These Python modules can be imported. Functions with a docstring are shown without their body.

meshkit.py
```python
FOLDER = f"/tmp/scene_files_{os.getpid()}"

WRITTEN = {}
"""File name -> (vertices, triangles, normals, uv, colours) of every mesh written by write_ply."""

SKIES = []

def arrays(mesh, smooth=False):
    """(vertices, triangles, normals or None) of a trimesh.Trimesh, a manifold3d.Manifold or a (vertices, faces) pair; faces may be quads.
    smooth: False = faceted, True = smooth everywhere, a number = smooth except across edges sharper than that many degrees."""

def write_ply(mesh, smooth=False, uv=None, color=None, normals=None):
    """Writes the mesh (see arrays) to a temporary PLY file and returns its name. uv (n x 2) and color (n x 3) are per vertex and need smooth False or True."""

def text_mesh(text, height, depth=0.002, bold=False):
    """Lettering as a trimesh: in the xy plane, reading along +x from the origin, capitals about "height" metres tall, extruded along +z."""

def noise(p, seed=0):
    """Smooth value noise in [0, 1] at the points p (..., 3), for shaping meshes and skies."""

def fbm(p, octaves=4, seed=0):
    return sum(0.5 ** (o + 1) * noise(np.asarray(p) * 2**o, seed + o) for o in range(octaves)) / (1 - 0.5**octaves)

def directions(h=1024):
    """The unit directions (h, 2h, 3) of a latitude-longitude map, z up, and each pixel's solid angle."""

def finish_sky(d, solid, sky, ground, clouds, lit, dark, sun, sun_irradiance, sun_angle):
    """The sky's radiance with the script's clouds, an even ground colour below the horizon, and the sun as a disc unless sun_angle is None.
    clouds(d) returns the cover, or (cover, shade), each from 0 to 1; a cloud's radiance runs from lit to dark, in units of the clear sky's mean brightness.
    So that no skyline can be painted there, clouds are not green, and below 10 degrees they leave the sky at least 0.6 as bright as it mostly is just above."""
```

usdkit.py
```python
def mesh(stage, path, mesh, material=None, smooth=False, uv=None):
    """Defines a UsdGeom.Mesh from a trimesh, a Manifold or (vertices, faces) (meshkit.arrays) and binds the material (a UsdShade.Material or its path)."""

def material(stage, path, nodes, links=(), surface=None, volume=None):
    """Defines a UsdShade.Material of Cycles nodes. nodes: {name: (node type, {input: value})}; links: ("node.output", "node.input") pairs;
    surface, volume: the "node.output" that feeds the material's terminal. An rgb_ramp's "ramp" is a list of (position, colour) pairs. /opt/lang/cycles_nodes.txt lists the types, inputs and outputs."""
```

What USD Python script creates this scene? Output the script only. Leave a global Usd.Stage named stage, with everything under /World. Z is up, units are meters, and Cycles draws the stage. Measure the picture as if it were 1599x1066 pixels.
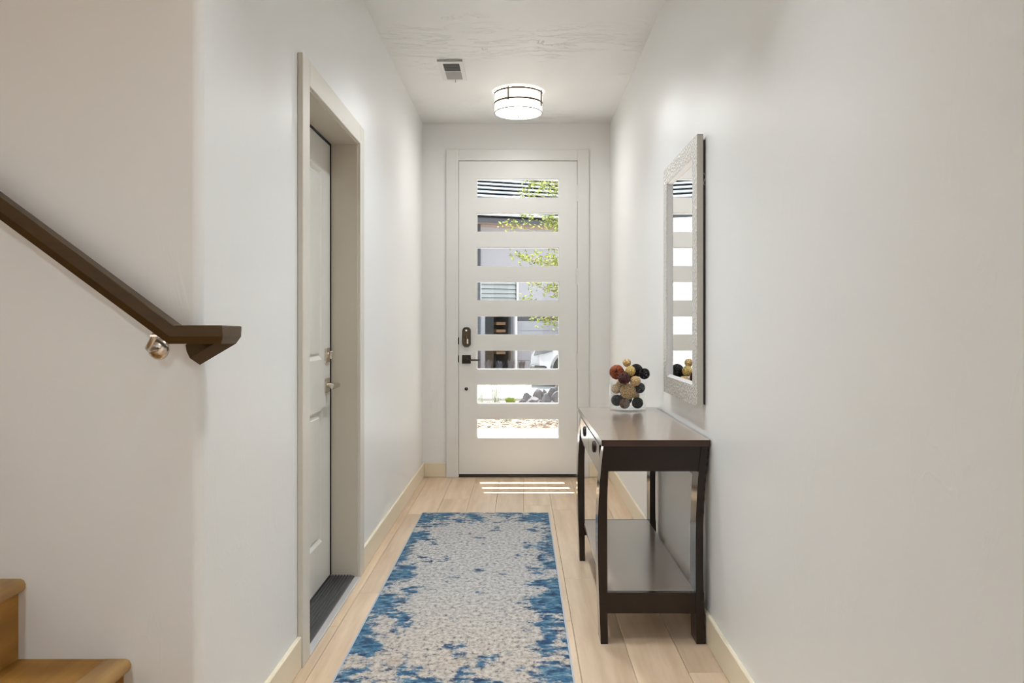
import math, random
import numpy as np, trimesh, manifold3d, usdkit, meshkit
from manifold3d import Manifold, CrossSection
from shapely.geometry import Polygon, box as sbox
from pxr import Usd, UsdGeom, UsdLux, UsdShade, Gf, Sdf

random.seed(7)
rng = np.random.default_rng(7)
PI = math.pi
stage = Usd.Stage.CreateInMemory()
UsdGeom.SetStageUpAxis(stage, 'Z')
UsdGeom.SetStageMetersPerUnit(stage, 1.0)
UsdGeom.Xform.Define(stage, '/World')

# ------------------------------------------------------------------ camera, sky, sun, exposure
F, CX, CY, EYE = 1200.0, 813.0, 510.5, 1.164          # pixels, vanishing point, eye height
cam = UsdGeom.Camera.Define(stage, '/World/camera')
cam.AddTranslateOp().Set(Gf.Vec3d(0, 0, EYE))
cam.AddRotateXOp().Set(90.0)
cam.CreateHorizontalApertureAttr(36.0)
cam.CreateVerticalApertureAttr(24.0)
cam.CreateFocalLengthAttr(36.0 * F / 1599)
cam.CreateHorizontalApertureOffsetAttr(36.0 * (799.5 - CX) / 1599)
cam.CreateVerticalApertureOffsetAttr(-36.0 * (533 - CY) / 1599)
cam.CreateClippingRangeAttr(Gf.Vec2f(0.05, 1000))
cam.CreateExposureAttr(0.2)

SUN = np.array([-0.14, 1.0, 1.53]); SUN /= np.linalg.norm(SUN)      # towards the sun
dome = UsdLux.DomeLight.Define(stage, '/World/sky_light')
dome.CreateIntensityAttr(0.63)
dome.CreateColorAttr(Gf.Vec3f(0.88, 0.95, 1.0))
sun = UsdLux.DistantLight.Define(stage, '/World/sun_light')
sun.CreateIntensityAttr(5.2)
sun.CreateNormalizeAttr(True)
sun.CreateAngleAttr(0.53)
sun.CreateColorAttr(Gf.Vec3f(1.0, 0.96, 0.9))
zax = SUN; xax = np.cross([0, 0, 1], zax); xax /= np.linalg.norm(xax); yax = np.cross(zax, xax)
sun.AddTransformOp().Set(Gf.Matrix4d(*[float(t) for r in (xax, yax, zax) for t in (*r, 0)], 0, 0, 0, 1))
FILL, DRUM = 425.0, 1.7                                # added fill lamps, hall drum lamp

# ------------------------------------------------------------------ helpers
taken, base = {}, {}

def numbered(parent, name):
    k = (parent, name); taken[k] = taken.get(k, -1) + 1
    return name if taken[k] == 0 else '%s_%03d' % (name, taken[k])

def tag(prim, label=None, cat=None, group=None, kind=None):
    p = prim if isinstance(prim, Usd.Prim) else prim.GetPrim()
    for k, v in (('label', label), ('category', cat), ('group', group), ('kind', kind)):
        if v: p.SetCustomDataByKey(k, v)
    return p

def thing(name, label, cat, loc=(0, 0, 0), group=None, kind=None):
    path = '/World/' + numbered('/World', name)
    x = UsdGeom.Xform.Define(stage, path); x.AddTranslateOp().Set(Gf.Vec3d(*map(float, loc)))
    base[path] = np.array(loc, float)
    return tag(x, label, cat, group, kind)

def obj(name, mesh, m, parent=None, smooth=False, label=None):
    up = str(parent.GetPath()) if parent is not None else '/World'
    path = up + '/' + numbered(up, name)
    off = base.get(up, np.zeros(3)); base[path] = off
    v, f, n = meshkit.arrays(mesh, False)
    p = usdkit.mesh(stage, path, (v - off, f), m, smooth).GetPrim()
    if label: p.SetCustomDataByKey('label', label)
    return p

def struct(name, mesh, m, label, cat, smooth=False):
    return tag(obj(name, mesh, m, None, smooth), label, cat, None, 'structure')

def cat_(*ms):
    vs, fs, n = [], [], 0
    for m in ms:
        v, f, _ = meshkit.arrays(m); vs.append(v); fs.append(f + n); n += len(v)
    return np.vstack(vs), np.vstack(fs)

def bx(x0, x1, y0, y1, z0, z1, c=0.0):
    """a box, its edges chamfered by c"""
    x0, x1 = sorted((x0, x1)); y0, y1 = sorted((y0, y1)); z0, z1 = sorted((z0, z1))
    h = np.array([x1 - x0, y1 - y0, z1 - z0]) / 2; mid = np.array([x0 + x1, y0 + y1, z0 + z1]) / 2
    c = min(c, h.min() * 0.9)
    if c <= 0:
        t = trimesh.creation.box(2 * h); t.apply_translation(mid); return t
    pts = [[sx * (h[0] - a), sy * (h[1] - b), sz * (h[2] - d)] for sx in (-1, 1) for sy in (-1, 1) for sz in (-1, 1)
           for a, b, d in ((c, c, 0), (c, 0, c), (0, c, c))]
    return Manifold.hull_points(np.array(pts) + mid)

def mbox(x0, x1, y0, y1, z0, z1):
    return Manifold.cube([x1 - x0, y1 - y0, z1 - z0]).translate([x0, y0, z0])

def xf(mesh, M):
    v, f, _ = meshkit.arrays(mesh)
    return v @ np.asarray(M)[:3, :3].T + np.asarray(M)[:3, 3], f

def cyl(p, q, r, n=24, r2=None):
    """a cylinder or cone from p to q"""
    p, q = np.array(p, float), np.array(q, float); d = q - p; L = np.linalg.norm(d)
    m = Manifold.cylinder(L, r, r if r2 is None else r2, n)
    return xf(m, trimesh.geometry.align_vectors([0, 0, 1], d / L))[0] + p, meshkit.arrays(m)[1]

def lathe(prof, n=32, at=(0, 0, 0), axis=(0, 0, 1)):
    """revolve (r, h) pairs about axis through at"""
    prof = np.array(prof, float); k = len(prof)
    a = np.arange(n) * 2 * PI / n
    v = np.stack([prof[None, :, 0] * np.cos(a)[:, None], prof[None, :, 0] * np.sin(a)[:, None], np.repeat(prof[None, :, 1], n, 0)], -1).reshape(-1, 3)
    f = []
    for i in range(n):
        j = (i + 1) % n
        for t in range(k - 1):
            a0, a1, b0, b1 = i * k + t, i * k + t + 1, j * k + t, j * k + t + 1
            if prof[t, 0] > 1e-9: f.append((a0, b0, b1))
            if prof[t + 1, 0] > 1e-9: f.append((a0, b1, a1))
    return xf((v, np.array(f)), trimesh.geometry.align_vectors([0, 0, 1], axis))[0] + np.array(at), np.array(f)

def tube(pts, r, n=8, closed=False):
    pts = np.array(pts, float); r = np.broadcast_to(r, len(pts)).astype(float)
    t = (np.roll(pts, -1, 0) - np.roll(pts, 1, 0)) if closed else np.gradient(pts, axis=0)
    t /= np.linalg.norm(t, axis=1, keepdims=True)
    u = np.cross(t[0], [0.3, 0.2, 0.93]); u /= np.linalg.norm(u)
    rings = []
    for i in range(len(pts)):
        u = u - t[i] * (u @ t[i]); u /= np.linalg.norm(u); w = np.cross(t[i], u)
        a = np.arange(n) * 2 * PI / n
        rings.append(pts[i] + r[i] * (np.cos(a)[:, None] * u + np.sin(a)[:, None] * w))
    v = np.vstack(rings); f = []; m = len(pts)
    for i in range(m if closed else m - 1):
        for k in range(n):
            a, b = i * n + k, i * n + (k + 1) % n
            c, d = ((i + 1) % m) * n + k, ((i + 1) % m) * n + (k + 1) % n
            f += [(a, b, d), (a, d, c)]
    if not closed:
        for k in range(1, n - 1):
            f += [(0, k + 1, k), ((m - 1) * n, (m - 1) * n + k, (m - 1) * n + k + 1)]
    return v, np.array(f)

def prism(poly, d0, d1, axis):
    """extrude a 2-D polygon: axis y -> polygon in (x,z); axis x -> (y,z); axis z -> (x,y)"""
    poly = poly if isinstance(poly, Polygon) else Polygon(poly)
    m = trimesh.creation.extrude_polygon(poly, abs(d1 - d0), engine='earcut')
    v, f = np.array(m.vertices), np.array(m.faces); lo = min(d0, d1)
    if axis == 'z': return v + [0, 0, lo], f
    if axis == 'y': return np.stack([v[:, 0], v[:, 2] + lo, v[:, 1]], 1), f[:, ::-1]
    return np.stack([v[:, 2] + lo, v[:, 0], v[:, 1]], 1), f

def sweep(path, prof, up):
    """sweep a closed (side, up) profile along a polyline; the profile is carried through each mitre plane so that the joints close"""
    path = [np.array(p, float) for p in path]; prof = np.array(prof); n = len(prof)
    ds = [(b - a) / np.linalg.norm(b - a) for a, b in zip(path, path[1:])]
    up = np.array(up, float); up -= ds[0] * (up @ ds[0]); up /= np.linalg.norm(up); side = np.cross(ds[0], up)
    ring = path[0] + prof[:, :1] * side + prof[:, 1:] * up
    vs, fs = [], []
    for i, d in enumerate(ds):
        nn = d if i == len(ds) - 1 else d + ds[i + 1]
        end = ring + d * (((path[i + 1] - ring) @ nn) / (d @ nn))[:, None]
        o = i * 2 * n; vs += [ring, end]
        for k in range(n):
            a, b = o + k, o + (k + 1) % n
            fs += [(a, a + n, b + n), (a, b + n, b)]
        for k in range(1, n - 1):
            fs += [(o, o + k, o + k + 1), (o + n, o + n + k + 1, o + n + k)]
        ring = end
    return np.vstack(vs), np.array(fs)

def px(x, y, Y):
    """the point at depth Y seen at pixel x, y"""
    return np.array([(x - CX) * Y / F, Y, EYE - (y - CY) * Y / F])

# ------------------------------------------------------------------ materials
UsdGeom.Scope.Define(stage, '/World/Looks')

def mat(name, color, rough=0.5, metallic=0.0, spec=0.5, vary=None, scale=(4, 4, 4), bump=0.0, bscale=None, bdist=0.01, detail=4, each=False, **kw):
    """principled; vary: a second colour mixed in by noise; bump: strength of a noise relief; each: colour shifts from piece to piece"""
    nodes = {'p': ('principled_bsdf', {'base_color': color, 'roughness': rough, 'metallic': metallic, 'specular_ior_level': spec, **kw}), 'g': ('geometry', {})}
    links = []
    src = 'g.position'
    if each:
        nodes |= {'o': ('object_info', {}), 'k': ('math', {'math_type': 'multiply', 'value2': 37.0}), 'c': ('combine_xyz', {}), 'a': ('vector_math', {'math_type': 'add'})}
        links += [('o.random', 'k.value1'), ('k.value', 'c.x'), ('k.value', 'c.y'), ('g.position', 'a.vector1'), ('c.vector', 'a.vector2')]
        src = 'a.vector'
    if vary is not None:
        nodes |= {'m': ('mapping', {'scale': scale}), 'n': ('noise_texture', {'scale': 1.0, 'detail': detail, 'roughness': 0.6}), 'r': ('rgb_ramp', {'ramp': [(0.3, color), (0.7, vary)]})}
        links += [(src, 'm.vector'), ('m.vector', 'n.vector'), ('n.fac', 'r.fac')]
        if each:
            nodes |= {'h': ('hsv', {}), 'mr': ('map_range', {'from_min': 0.0, 'from_max': 1.0, 'to_min': 0.88, 'to_max': 1.1})}
            links += [('o.random', 'mr.value'), ('mr.result', 'h.value'), ('r.color', 'h.color'), ('h.color', 'p.base_color')]
        else:
            links += [('r.color', 'p.base_color')]
    if bump:
        nodes |= {'bm': ('mapping', {'scale': bscale or scale}), 'bn': ('noise_texture', {'scale': 1.0, 'detail': 3, 'roughness': 0.55}), 'b': ('bump', {'strength': bump, 'distance': bdist})}
        links += [(src, 'bm.vector'), ('bm.vector', 'bn.vector'), ('bn.fac', 'b.height'), ('b.normal', 'p.normal')]
    return usdkit.material(stage, '/World/Looks/' + name, nodes, links, surface='p.BSDF')

def emit(name, color, strength):
    return usdkit.material(stage, '/World/Looks/' + name, {'e': ('emission', {'color': color, 'strength': strength})}, surface='e.emission')

def pane_mat(name, tint=(1, 1, 1), ior=1.45):
    return usdkit.material(stage, '/World/Looks/' + name, {
        't': ('transparent_bsdf', {'color': tint}), 'g': ('glossy_bsdf', {'color': (1, 1, 1), 'roughness': 0.0}),
        'f': ('fresnel', {'IOR': ior}), 'q': ('geometry', {}), 'n': ('math', {'math_type': 'subtract', 'value1': 1.0}), 'k': ('math', {'math_type': 'multiply'}), 'm': ('mix_closure', {})},
        [('q.backfacing', 'n.value2'), ('f.fac', 'k.value1'), ('n.value', 'k.value2'), ('k.value', 'm.fac'), ('t.BSDF', 'm.closure1'), ('g.BSDF', 'm.closure2')], surface='m.closure')

def trowel(name, color, rough, s1, s2, strength, dist=0.004):
    """plaster: broad soft unevenness plus sparse trowel ridges"""
    n = {'p': ('principled_bsdf', {'base_color': color, 'roughness': rough, 'specular_ior_level': 0.5}), 'g': ('geometry', {}),
         'm1': ('mapping', {'scale': s1}), 'n1': ('noise_texture', {'scale': 1.0, 'detail': 4, 'roughness': 0.5, 'distortion': 1.6}),
         'r1': ('rgb_ramp', {'ramp': [(0.0, (0, 0, 0)), (0.5, (0, 0, 0)), (0.545, (1, 1, 1)), (0.56, (0.15,) * 3), (1.0, (0.15,) * 3)]}),
         'm2': ('mapping', {'scale': s2}), 'n2': ('noise_texture', {'scale': 1.0, 'detail': 2}),
         'k': ('rgb_ramp', {'ramp': [(0.0, (0, 0, 0)), (0.48, (0, 0, 0)), (0.66, (1, 1, 1)), (1, (1, 1, 1))]}),
         'x': ('math', {'math_type': 'multiply'}), 'y': ('math', {'math_type': 'multiply_add', 'value2': 0.5}),
         'b': ('bump', {'strength': strength, 'distance': dist})}
    l = [('g.position', 'm1.vector'), ('m1.vector', 'n1.vector'), ('n1.fac', 'r1.fac'), ('g.position', 'm2.vector'), ('m2.vector', 'n2.vector'), ('n2.fac', 'k.fac'),
         ('r1.color', 'x.value1'), ('k.color', 'x.value2'), ('n2.fac', 'y.value1'), ('x.value', 'y.value3'), ('y.value', 'b.height'), ('b.normal', 'p.normal')]
    return usdkit.material(stage, '/World/Looks/' + name, n, l, surface='p.BSDF')

M = {}
M['wall'] = trowel('wall_paint', (0.85, 0.848, 0.84), 0.42, (5, 5, 2.2), (1.1, 1.1, 0.9), 0.09)
M['ceil'] = trowel('ceiling_paint', (0.87, 0.865, 0.855), 0.5, (3.0, 11, 4), (1.5, 1.5, 1.5), 0.9, 0.005)
M['trim'] = mat('trim_bounce_tint', (0.83, 0.735, 0.565), 0.35)  # warm bounce from the floor painted into the off-white trim colour
M['casing'] = mat('casing_paint', (0.70, 0.655, 0.58), 0.45)
M['white_trim'] = mat('white_trim_paint', (0.765, 0.76, 0.745), 0.33)
M['door_paint'] = mat('door_paint', (0.79, 0.79, 0.775), 0.4)
M['side_door'] = mat('side_door_paint', (0.74, 0.715, 0.66), 0.35)
M['jamb'] = mat('jamb_paint', (0.62, 0.56, 0.47), 0.4)
M['black'] = mat('black_rubber', (0.012, 0.010, 0.009), 0.6)
M['subfloor'] = mat('subfloor', (0.2, 0.15, 0.1), 0.8)
M['oak'] = mat('oak_plank', (0.78, 0.60, 0.43), 0.34, vary=(0.58, 0.41, 0.265), scale=(16, 1.3, 4), bump=0.08, bscale=(120, 7, 20), bdist=0.002, detail=7, each=True)
M['stair_oak'] = mat('stair_oak', (0.54, 0.275, 0.06), 0.5, spec=0.25, vary=(0.33, 0.16, 0.035), scale=(22, 2.0, 22), bump=0.1, bscale=(150, 9, 150), bdist=0.002, detail=6, each=True)
M['nosing_oak'] = mat('nosing_oak', (0.56, 0.335, 0.12), 0.45, spec=0.3, vary=(0.36, 0.21, 0.085), scale=(22, 2.0, 22), detail=6)
M['rail'] = mat('rail_wood', (0.075, 0.040, 0.011), 0.4, spec=0.2, vary=(0.055, 0.03, 0.011), scale=(4, 40, 40), detail=5)
M['nickel'] = mat('brushed_nickel', (0.66, 0.60, 0.52), 0.24, 1.0)
M['bronze'] = mat('dark_bronze', (0.045, 0.035, 0.025), 0.4, 0.6)
M['lamp_bronze'] = mat('lamp_bronze', (0.12, 0.075, 0.035), 0.4, 0.5)
M['shade'] = emit('lamp_shade', (1.0, 0.94, 0.85), DRUM)
M['diffuser'] = emit('lamp_diffuser', (1.0, 0.99, 0.97), DRUM * 17)
M['downlight'] = emit('fill_light_lens', (0.885, 0.96, 1.0), FILL)
M['espresso_sheen_top'] = mat('espresso_sheen_top', (0.30, 0.215, 0.16), 0.26, spec=0.8, coat_weight=1.0, coat_roughness=0.17)  # lighter base colour carries the painted-in reflection of the wall
M['espresso'] = mat('espresso_veneer', (0.016, 0.007, 0.0038), 0.13, spec=0.4, vary=(0.016, 0.007, 0.004), scale=(40, 3, 40), detail=6, bump=0.03, bscale=(160, 8, 160), bdist=0.0006)
M['glass'] = pane_mat('door_glass', (0.97, 0.985, 0.98))
M['vase_glass'] = pane_mat('vase_glass', (0.98, 0.988, 0.988), 1.55)
M['mirror'] = mat('mirror_silver', (0.93, 0.935, 0.93), 0.0, 1.0)
M['register'] = mat('register_enamel', (0.80, 0.79, 0.775), 0.5)
M['register_slat'] = mat('register_slat', (0.48, 0.47, 0.46), 0.5)
M['duct'] = mat('duct_inside', (0.06, 0.06, 0.06), 0.8)
M['sill_metal'] = mat('sill_metal', (0.10, 0.10, 0.105), 0.38, 0.7)
M['alu'] = mat('aluminium', (0.72, 0.71, 0.72), 0.35, 0.6)
M['binding'] = mat('rug_binding', (0.42, 0.47, 0.55), 0.9)
M['white_plastic'] = mat('white_led', (0.9, 0.9, 0.9), 0.4)

def hammered():
    n = {'p': ('principled_bsdf', {'base_color': (0.70, 0.68, 0.655), 'roughness': 0.36, 'metallic': 0.75}), 'g': ('geometry', {}),
         'v': ('voronoi_texture', {'scale': 95.0, 'feature': 'f1'}), 'b': ('bump', {'strength': 0.9, 'distance': 0.006})}
    return usdkit.material(stage, '/World/Looks/hammered_silver', n, [('g.position', 'v.vector'), ('v.distance', 'b.height'), ('b.normal', 'p.normal')], surface='p.BSDF')
M['hammered'] = hammered()
M['silver_edge'] = mat('silver_edge', (0.50, 0.475, 0.43), 0.4, 0.5)

# ------------------------------------------------------------------ the room
XL, XR, YE, ZC = -0.762, 0.697, 5.97, 2.745          # hall walls, end wall, ceiling
YS = 1.832                                            # face of the stair wall
XB, YB = -4.6, -3.6                                   # far side and back of the room behind the camera
DY0, DY1, DZ = 2.715, 3.56, 2.01                      # side door opening

# left wall with the stair wall in one piece, a bullnose at their corner
r = 0.022
arc = [(XL - r + r * math.cos(a), YS + r + r * math.sin(a)) for a in np.linspace(-PI / 2, 0, 9)]
plan = Polygon([(XB, YS)] + arc + [(XL, YE), (XL - 0.16, YE), (XL - 0.16, YS + 0.16), (XB, YS + 0.16)])
v, f = prism(plan, 0.0, ZC, 'z')
wl = Manifold(manifold3d.Mesh(np.array(v, np.float32), np.array(f, np.uint32)))
wl = wl - mbox(XL - 0.3, XL + 0.1, DY0 - 0.02, DY1 + 0.02, -0.1, DZ + 0.02)
struct('wall_left', wl, M['wall'], 'pale plaster left wall of the hall wrapping round a bullnose corner to the stairs', 'wall', smooth=35)
struct('wall_right', bx(XR, XR + 0.16, YB, YE + 0.16, 0, ZC), M['wall'], 'long pale plaster right wall behind the console table and mirror', 'wall')
we = mbox(XB - 0.16, 3.2, YE, YE + 0.16, -0.1, 5.4) - mbox(-0.50, 0.46, YE - 1, YE + 1, -0.2, 2.475)
struct('wall_end', we, M['wall'], 'pale end wall of the hall around the front door', 'wall')
wb = mbox(XB - 0.16, XR + 0.16, YB - 0.16, YB, 0, ZC)
WIN = [(-4.3, -2.55), (-2.25, -0.5), (-0.3, 0.5)]
for a, b in WIN: wb = wb - mbox(a, b, YB - 1, YB + 1, 0.25, 2.45)
struct('wall_back', wb, M['wall'], 'back wall of the room behind the camera with three tall windows', 'wall')
struct('wall_living', bx(XB - 0.16, XB, YB - 0.16, YE, 0, 5.4), M['wall'], 'side wall of the room behind the camera', 'wall')
SX = -1.35                                            # the ceiling is open over the stairs left of here
ce = mbox(XB - 0.16, XR + 0.16, YB - 0.16, YE, ZC, ZC + 0.22) - mbox(XB, SX, 0.78, YS, ZC - 1, ZC + 1)
FILLS = [(-0.03, 3.62, 0.09, 'added recessed fill lamp in the hall above the far side of the side door'), (-0.03, 2.75, 0.13, 'added recessed fill lamp in the hall above the near side of the side door'),
      (-0.03, 1.7, 0.13, 'added recessed fill lamp in the hall by the corner of the stairs'), (-1.15, -0.75, 0.02, 'added recessed fill lamp behind the camera')]
for X, Y, deep, _ in FILLS: ce = ce - Manifold.cylinder(deep + 0.01, 0.079, 0.079, 40).translate([X, Y, ZC - 0.001])
struct('ceiling', ce, M['ceil'], 'white skip-trowelled ceiling', 'ceiling')
struct('wall_stairwell', cat_(bx(XB, SX, YS, YS + 0.16, ZC + 0.22, 5.2), bx(XB, SX, 0.62, 0.78, ZC + 0.22, 5.2), bx(SX, SX + 0.16, 0.62, YS + 0.16, ZC + 0.22, 5.2), bx(XB, SX + 0.16, 0.62, YS + 0.16, 5.2, 5.4)),
       M['wall'], 'walls of the stairwell above the ceiling', 'wall')

# windows behind the camera
for i, (a, b) in enumerate(WIN):
    w = thing('window_%d' % (i + 1), ['wide three-part window behind the camera, nearest the stairs', 'wide window in the middle of the back wall', 'narrow window by the right wall at the back'][i], 'window', (a, YB - 0.1, 0.25), kind='structure')
    fr = mbox(a, b, YB - 0.12, YB - 0.05, 0.25, 2.45) - mbox(a + 0.05, b - 0.05, YB - 1, YB + 1, 0.30, 2.40)
    obj('window_frame', fr, M['white_trim'], w)
    obj('pane', bx(a + 0.05, b - 0.05, YB - 0.09, YB - 0.08, 0.30, 2.40), M['glass'], w)
    if b - a > 1: obj('mullion', bx((a + b) / 2 - 0.03, (a + b) / 2 + 0.03, YB - 0.115, YB - 0.055, 0.30, 2.40), M['white_trim'], w)

# floor of planks running down the hall
fl = thing('floor', 'light oak plank floor', 'floor', (0, 0, 0), kind='structure')
obj('subfloor', bx(XB, XR, YB, YE - 0.0, -0.05, -0.0125), M['subfloor'], fl)
PW = 0.182; nx = 0
x = -0.89 - 20 * PW
while x < XR:
    x0, x1 = max(x, XB), min(x + PW, XR); hall = x1 > XL - 0.02
    y = YB - 1.9 * rng.random(); end = YE if hall else YS
    while y < end:
        L = 1.25 + 0.75 * rng.random()
        y0, y1 = max(y, YB), min(y + L, end)
        if x1 - x0 > 0.01 and y1 - y0 > 0.01:
            lo = x0 if (y0 < YS or not hall) else max(x0, XL - 0.02)
            obj('plank', bx(lo + 0.0006, x1 - 0.0006, y0 + 0.0006, y1 - 0.0006, -0.0125, 0.0, 0.0016), M['oak'], fl)
        y += L
    x += PW

# baseboards
bh, bt = 0.11, 0.015
struct('baseboard_left', cat_(bx(XL, XL + bt, YS + 0.02, DY0 - 0.094, 0.001, bh, 0.003), bx(XL, XL + bt, DY1 + 0.094, YE, 0.001, bh, 0.003)), M['trim'], 'off-white baseboard with floor bounce painted in along the left wall on both sides of the side door', 'baseboard')
struct('baseboard_right', bx(XR - bt, XR, YB, YE, 0.001, bh, 0.003), M['trim'], 'off-white baseboard with floor bounce painted in along the right wall under the console table', 'baseboard')
struct('baseboard_end', cat_(bx(XL + bt, -0.58, YE - bt, YE, 0.001, bh, 0.003), bx(0.53, XR - bt, YE - bt, YE, 0.001, bh, 0.003)), M['trim'], 'short off-white baseboard with floor bounce painted in on the end wall either side of the front door', 'baseboard')

# ------------------------------------------------------------------ front door
CF = YE - 0.018
t1 = thing('trim_1', 'flat white casing and jamb around the front door', 'door casing', (0, YE, 0), kind='structure')
obj('casing', bx(-0.578, -0.4805, CF, YE, 0.0, 2.5405, 0.002), M['white_trim'], t1)
obj('casing', bx(0.4405, 0.529, CF, YE, 0.0, 2.5405, 0.002), M['white_trim'], t1)
obj('head_casing', bx(-0.4805, 0.4405, CF, YE, 2.4545, 2.5405, 0.002), M['white_trim'], t1)
obj('jamb', cat_(bx(-0.50, -0.4815, YE, YE + 0.16, 0, 2.4535), bx(0.4415, 0.46, YE, YE + 0.16, 0, 2.4535), bx(-0.50, 0.46, YE, YE + 0.16, 2.4555, 2.475)), M['white_trim'], t1)
obj('weatherstrip', cat_(bx(-0.4815, -0.474, YE + 0.04, YE + 0.055, 0.02, 2.4535), bx(0.434, 0.4415, YE + 0.04, YE + 0.055, 0.02, 2.4535), bx(-0.48, 0.44, YE + 0.04, YE + 0.055, 2.447, 2.4555)), M['black'], t1)
obj('threshold', bx(-0.4805, 0.4405, YE - 0.015, YE + 0.20, 0.0, 0.012, 0.004), M['bronze'], t1)

d1 = thing('door_1', 'white front door with eight horizontal glass panes', 'door', (-0.02, YE, 0.017), kind='structure')
DF, DB = YE - 0.006, YE + 0.039                       # faces of the slab
slab = mbox(-0.4785, 0.4385, DF, DB, 0.024, 2.4515)
PX0, PX1 = -0.3435, 0.2985
panes = []
for k in range(8):
    zt = EYE + (CY - (279.0 + 53.45 * k)) / 201.0; zb = zt - 0.1505
    panes.append((zb, zt))
    slab = slab - mbox(PX0, PX1, DF - 1, DB + 1, zb, zt)
obj('slab', slab, M['door_paint'], d1)
for zb, zt in panes:
    bead = mbox(PX0, PX1, DF + 0.010, DF + 0.036, zb, zt) - mbox(PX0 + 0.006, PX1 - 0.006, DF - 1, DB + 1, zb + 0.006, zt - 0.006)
    b_ = obj('glazing_bead', bead, M['door_paint'], d1)
    obj('pane', bx(PX0 + 0.003, PX1 - 0.003, DF + 0.021, DF + 0.025, zb + 0.003, zt - 0.003), M['glass'], b_)
obj('door_sweep', bx(-0.478, 0.438, DF + 0.001, DB - 0.002, 0.0125, 0.024), M['black'], d1)
for z in (2.20, 1.555, 0.895, 0.277):
    h = obj('hinge', cyl((0.4395, DF - 0.006, z - 0.06), (0.4395, DF - 0.006, z + 0.06), 0.0075, 16), M['white_trim'], d1, smooth=40)
    obj('hinge_tip', cat_(*[lathe([(0, 0.006), (0.004, 0.005), (0.006, 0), (0.0045, -0.002), (0, -0.002)], 12, (0.4395, DF - 0.006, z + s * 0.061), (0, 0, s)) for s in (-1, 1)]), M['white_trim'], h, smooth=40)
# keypad lock: a pill-shaped escutcheon
lc = px(728.6, 526.2, DF)
cs = CrossSection.square([0.010, 0.100], True).offset(0.028, manifold3d.JoinType.Round, 2, 48)
def plate(cs, depth, c, top=1.0):
    """a cross-section in (x, z) standing off the door face at c by depth"""
    m = cs.extrude(depth, 0, 0, [top, top])
    v, f, _ = meshkit.arrays(m)
    return np.stack([v[:, 0] + c[0], c[1] - v[:, 2], v[:, 1] + c[2]], 1), f
lock = obj('keypad_lock', plate(cs, 0.024, (lc[0], DF, lc[2]), 0.93), M['bronze'], d1, smooth=35)
obj('lock_face', plate(CrossSection.square([0.010, 0.092], True).offset(0.021, manifold3d.JoinType.Round, 2, 40), 0.0015, (lc[0], DF - 0.024, lc[2])), mat('lock_face', (0.075, 0.05, 0.03), 0.25, 0.5), lock, smooth=35)
obj('status_light', lathe([(0, 0.002), (0.006, 0.0015), (0.0075, 0)], 20, (lc[0] - 0.001, DF - 0.0255, lc[2] + 0.052), (0, -1, 0)), M['white_plastic'], lock, smooth=40)
obj('thumb_turn', bx(lc[0] + 0.002, lc[0] + 0.016, DF - 0.046, DF - 0.0255, lc[2] - 0.05, lc[2] - 0.012, 0.004), M['nickel'], lock, smooth=30)
for zz in (0.012, 0.0, -0.012):
    for xx in (-0.012, 0.0):
        obj('key_button', bx(lc[0] + xx - 0.004, lc[0] + xx + 0.004, DF - 0.0272, DF - 0.0255, lc[2] + zz - 0.004, lc[2] + zz + 0.004, 0.001), M['lamp_bronze'], lock)
hc = px(728.4, 560.8, DF)
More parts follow.
